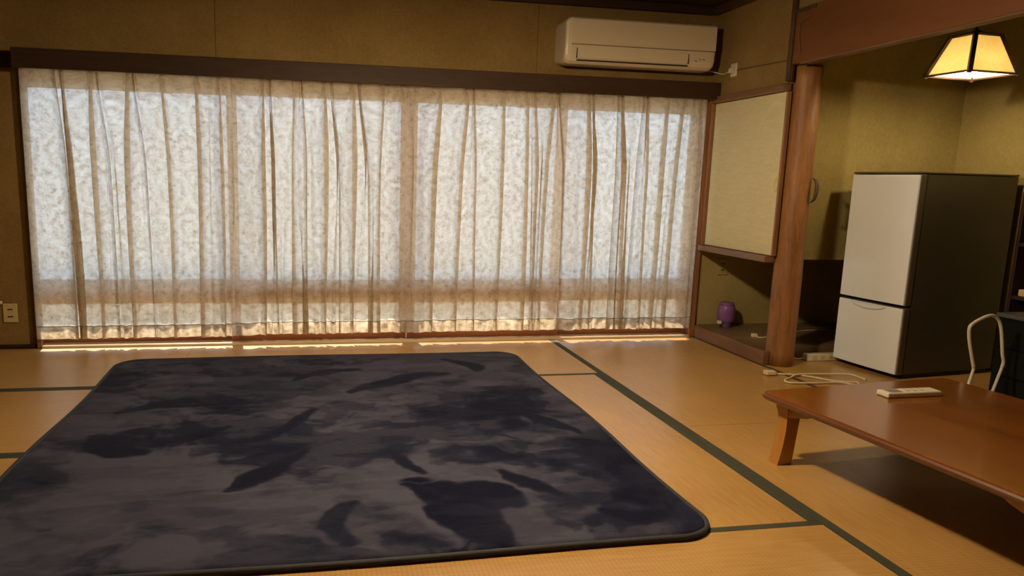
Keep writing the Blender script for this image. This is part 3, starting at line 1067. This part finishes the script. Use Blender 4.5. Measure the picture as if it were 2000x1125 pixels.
rg = []
for x, k in ((AX0, 0.22), (AX0 + 0.006, 0.12), (AX0 + 0.018, 0.05), (AX0 + 0.04, 0.0), (AX1 - 0.03, 0.0), (AX1 - 0.010, 0.04), (AX1, 0.10)):
    rg.append([(x, y, z) for y, z in inset(k)])
obj('body', loft(rg), 'ac', ac)
fp = [(YA + 0.012, 2.247), (YA - 0.001, 2.236), (YA - 0.002, 2.078), (YA + 0.012, 2.075)]
obj('front_panel', prism_x(fp, AX0 + 0.040, AX1 - 0.004), 'ac', ac)
lv = [(YA + 0.012, 2.052), (YA - 0.0005, 2.05), (YA + 0.004, 1.99), (YA + 0.016, 1.978)]
obj('louver', prism_x(lv, AX0 + 0.085, AX1 - 0.205), 'ac', ac)
obj('outlet_slot', B(AX0 + 0.085, AX1 - 0.20, YA + 0.012, YA + 0.03, 1.968, 1.976), 'slot', ac)
obj('panel_gap', B(AX0 + 0.04, AX1 - 0.008, YA + 0.0025, YA + 0.006, 2.0712, 2.0746), 'slot', ac)
obj('louver_gap', B(AX0 + 0.0795, AX0 + 0.0835, YA + 0.001, YA + 0.02, 1.985, 2.05), 'slot', ac)
obj('louver_gap', B(AX1 - 0.2035, AX1 - 0.200, YA + 0.001, YA + 0.02, 1.985, 2.05), 'slot', ac)
for k in range(3):
    obj('indicator_light', B(AX1 - 0.15 + k * 0.03, AX1 - 0.138 + k * 0.03, YA + 0.004, YA + 0.0085, 2.015 - 0.012 * (k == 0), 2.021 - 0.012 * (k == 0)), 'metal', ac)
wp = [(AX1 - 0.03, YA + 0.10, 1.957), at_y(1390, 140, YW - 0.08), at_x(1412, 145, XR - 0.012), at_x(1424, 140, XR - 0.014), at_x(1431, 139, XR - 0.022)]
obj('power_cord', tube(wp, 0.0045, 8), 'white', ac, smooth=True)
pc = at_x(1435, 137, XR)
hs_ = thing('wall_socket', 'white socket with plug high on the plaster beside the air conditioner', 'socket', (XR, pc.y, pc.z - 0.04))
obj('plate', B(XR - 0.010, XR - 0.0005, pc.y - 0.035, pc.y + 0.035, pc.z - 0.045, pc.z + 0.045, 0.003), 'white', hs_)
obj('plug', B(XR - 0.040, XR - 0.0105, pc.y - 0.016, pc.y + 0.016, pc.z - 0.022, pc.z + 0.012, 0.005), 'white', hs_)
w1 = [(XR - 0.004, pc.y - 0.036, pc.z - 0.005), (XR - 0.004, 4.35, 1.935), (XR - 0.004, 4.14, 1.925)]
tag(obj('wall_wire', tube(w1, 0.0028, 6), 'dark_y'), 'thin dark wire running along the plaster to the lintel', 'wire')
w2 = [at_x(1563, 105, XR - 0.030), at_x(1560, 75, XR - 0.030), at_x(1562, 50, XR - 0.030), at_x(1570, 38, XR - 0.026), at_x(1585, 30, XR - 0.022)]
tag(obj('wall_wire', tube(w2, 0.0026, 6), 'trim'), 'short brown wire curving up the end of the lintel', 'wire')


def socket(label, x, z, slots=2, mat='beige'):
    s = thing('wall_socket', label, 'socket', (x, YW, z - 0.06))
    p = obj('plate', B(x - 0.043, x + 0.043, YW - 0.009, YW - 0.0005, z - 0.062, z + 0.062, 0.003), mat, s)
    for k in range(slots):
        zz = z + (0.024 if k == 0 else -0.024)
        for dx in (-0.008, 0.008):
            obj('slot', B(x + dx - 0.0075, x + dx + 0.0075, YW - 0.0098, YW - 0.0088, zz - 0.004, zz + 0.004), 'slot', p)
    return s


so = at_y(21, 611, YW)
socket('beige double socket low on the plaster beside the curtain', so.x, so.z)
pz = at_y(3, 589, YW)
so2 = at_y(1411, 521, YW)
socket('beige socket on the wall in the recess under the cabinet', so2.x, so2.z, 2, 'plaster_a')
s_left = thing('plug', 'white plug and cord at the top of the low socket', 'plug', (so.x - 0.06, YW, so.z + 0.05))
obj('plug_body', B(so.x - 0.060, so.x - 0.040, YW - 0.030, YW - 0.0095, so.z + 0.062, so.z + 0.082, 0.004), 'white', s_left)
obj('plug_cord', tube([(so.x - 0.058, YW - 0.02, so.z + 0.075), (so.x - 0.10, YW - 0.018, so.z + 0.10), (so.x - 0.16, YW - 0.014, so.z + 0.13)], 0.004, 6), 'white', s_left)

# ------------------------------------------------------------------ alcove lamp
LX, LY, LZ0, LZ1 = 3.608, 3.500, 1.787, 1.992
lamp = thing('pendant_lamp', 'lit square paper pendant lamp with dark wooden frame hanging in the alcove', 'lamp', (LX, LY, LZ0), math.radians(4))
bw, bl, tw, tl_ = 0.163, 0.128, 0.088, 0.070
H_ = LZ1 - LZ0
bot = [(-bw, -bl, 0), (bw, -bl, 0), (bw, bl, 0), (-bw, bl, 0)]
top = [(-tw, -tl_, H_), (tw, -tl_, H_), (tw, tl_, H_), (-tw, tl_, H_)]
for k in range(4):
    a, b = bot[k], bot[(k + 1) % 4]
    c, d = top[(k + 1) % 4], top[k]
    p = bmesh.new()
    nrm = (Vector(b) - Vector(a)).cross(Vector(d) - Vector(a)).normalized()
    vs = [p.verts.new(Vector(q)) for q in (a, b, c, d)]
    p.faces.new(vs)
    g = bmesh.ops.extrude_face_region(p, geom=p.faces[:])
    for v_ in g['geom']:
        if isinstance(v_, bmesh.types.BMVert):
            v_.co -= nrm * 0.0015
    bmesh.ops.recalc_face_normals(p, faces=p.faces)
    obj('shade_panel', p, 'paper', lamp, local=True)
    A_, D_ = Vector(a), Vector(d)
    ext = (A_ - D_).normalized() * 0.010
    obj('corner_bar', tube([A_ * 1.02 + ext, D_ * 1.0 - ext * 0.5], 0.0145, 4, smooth=0), 'lamp_wood', lamp, local=True)
    obj('bottom_bar', tube([Vector(a), Vector(b)], 0.006, 4, smooth=0), 'lamp_wood', lamp, local=True)
    obj('top_bar', tube([Vector(d), Vector(c)], 0.009, 4, smooth=0), 'lamp_wood', lamp, local=True)
obj('top_plate', B(-tw, tw, -tl_, tl_, H_ + 0.001, H_ + 0.004), 'lamp_wood', lamp, local=True)
obj('socket_cap', lathe([(0.022, H_ + 0.004), (0.020, H_ + 0.028), (0.006, H_ + 0.034)], 0, 0, 16), 'lamp_wood', lamp, local=True)
obj('hanging_cord', tube([(0, 0, H_ + 0.03), (0, 0, ZC - LZ0 - 0.001)], 0.004, 8, smooth=0), 'lamp_wood', lamp, local=True)
obj('bulb_socket', lathe([(0.016, 0.075), (0.018, H_ - 0.001)], 0, 0, 14), 'lamp_wood', lamp, smooth=True, local=True)
obj('bulb', lathe([(0.012, 0.073), (0.022, 0.055), (0.029, 0.030), (0.027, 0.010), (0.016, -0.008), (0.004, -0.012)], 0, 0, 20), 'alcove_bulb', lamp, smooth=True, local=True)

# ------------------------------------------------------------------ room lamp over the rug (above the frame)
QX, QY, QZ = 0.62, 2.58, 1.995
pl = thing('ceiling_lamp', 'warm round ceiling pendant lamp above the rug', 'lamp', (QX, QY, QZ))
sprof = [(0.270, 0.030), (0.262, 0.034), (0.20, 0.075), (0.08, 0.115), (0.014, 0.130), (0.013, 0.123), (0.08, 0.108), (0.20, 0.068), (0.258, 0.030), (0.270, 0.030)]
obj('shade', loft([[(QX + r_ * math.cos(2 * PI * k / 40), QY + r_ * math.sin(2 * PI * k / 40), QZ + z_) for k in range(40)] for r_, z_ in sprof], False), 'white', pl, smooth=True)
obj('tube_ring', loft([[(QX + (0.13 + 0.010 * math.cos(b)) * math.cos(a), QY + (0.13 + 0.010 * math.cos(b)) * math.sin(a), QZ + 0.082 + 0.010 * math.sin(b)) for b in np.linspace(0, 2 * PI, 9)[:-1]] for a in np.linspace(0, 2 * PI, 33)], False), 'bulb', pl, smooth=True)
obj('hanging_cord', tube([(QX, QY, QZ + 0.12), (QX, QY, ZC - 0.002)], 0.006, 8, smooth=0), 'lamp_wood', pl)
pld = bpy.data.lights.new('ceiling_lamp_light', 'POINT')
pld.energy = PENDANT_W
pld.color = (1.0, 0.76, 0.45)
pld.shadow_soft_size = 0.08
plo = bpy.data.objects.new('ceiling_lamp_light', pld)
COL.objects.link(plo)
plo.parent = pl
plo.location = (0, 0, 0.026)

# ------------------------------------------------------------------ small things by the alcove
pp_ = at_z(1402, 636, 0.093)
PXc, PYc = pp_.x + 0.03, min(pp_.y, 4.86)
pu = thing('purple_jar', 'small purple jar on the board floor under the cabinet', 'jar', (PXc, PYc, 0.0925))
obj('body', lathe([(0.036, 0.0925), (0.040, 0.096), (0.040, 0.128), (0.056, 0.140), (0.062, 0.150), (0.064, 0.235), (0.058, 0.262), (0.050, 0.268)], PXc, PYc, 28), 'purple', pu, smooth=True)
obj('lid', lathe([(0.053, 0.2685), (0.055, 0.272), (0.050, 0.282), (0.02, 0.284)], PXc, PYc, 28), 'purple', pu, smooth=True)
obj('tag', B(PXc - 0.085, PXc - 0.060, PYc - 0.05, PYc - 0.02, 0.125, 0.150, 0.004), 'white', pu)

cz = 0.097
cq = [at_z(1474, 657, cz), at_z(1490, 659, cz), at_z(1530, 652, cz), at_z(1580, 645, cz), at_z(1640, 647, cz), at_z(1670, 650, cz)]
ac_ = thing('cable', 'thin white cable with plug lying on the board floor under the cabinet', 'cable', (cq[0].x, cq[0].y, 0.0925))
obj('cord', tube(cq, 0.0042, 8), 'cord', ac_, smooth=True)
c0 = cq[0]
obj('plug', B(c0.x - 0.022, c0.x + 0.014, c0.y - 0.016, c0.y + 0.016, 0.0930, 0.118, 0.004), 'cord', ac_)

sp0 = at_y(1573, 704, YD - 0.13)
ps = thing('power_strip', 'cream power strip on the floor between the post and the fridge', 'power strip', (sp0.x + 0.15, YD - 0.12, 0))
obj('case', B(sp0.x, sp0.x + 0.30, YD - 0.145, YD - 0.095, 0.0006, 0.048, 0.005), 'white', ps)
for k in range(4):
    x = sp0.x + 0.04 + 0.062 * k
    obj('outlet', B(x, x + 0.030, YD - 0.1462, YD - 0.1445, 0.012, 0.038, 0.0005, 1), 'beige', ps)
obj('lead', tube([(sp0.x + 0.002, YD - 0.12, 0.02), (sp0.x - 0.05, YD - 0.11, 0.012), (sp0.x - 0.10, YD - 0.085, 0.03)], 0.004, 8), 'cord', ps, smooth=True)

zc_ = 0.0075
cpx = [(1512, 730), (1535, 731), (1562, 733), (1590, 737), (1622, 743), (1650, 746)]
c1 = [at_z(x, y, zc_) for x, y in cpx]
c2 = [at_z(x, y, zc_) for x, y in [(1640, 747), (1600, 748), (1565, 748), (1540, 747), (1533, 742), (1545, 737)]]
c3 = [at_z(x, y, zc_) for x, y in [(1556, 734), (1590, 733), (1630, 733), (1660, 734), (1674, 738), (1690, 744)]]
ex = thing('extension_cord', 'cream extension cord looped on the tatami beside the fridge', 'cord', (c1[0].x, c1[0].y, 0))
end = [c1[-1] + Vector((0.07, -0.02, 0)), c2[0] + Vector((0.06, -0.06, 0))]
path = c1 + end + c2 + [p + Vector((0, 0, 0.008)) for p in c3]
obj('cord', tube(path, 0.0062, 8), 'cord', ex, smooth=True)
e0 = at_z(1504, 731, 0.006)
obj('outlet_block', B(e0.x - 0.035, e0.x + 0.03, e0.y - 0.022, e0.y + 0.022, 0.005, 0.030, 0.005), 'cord', ex)
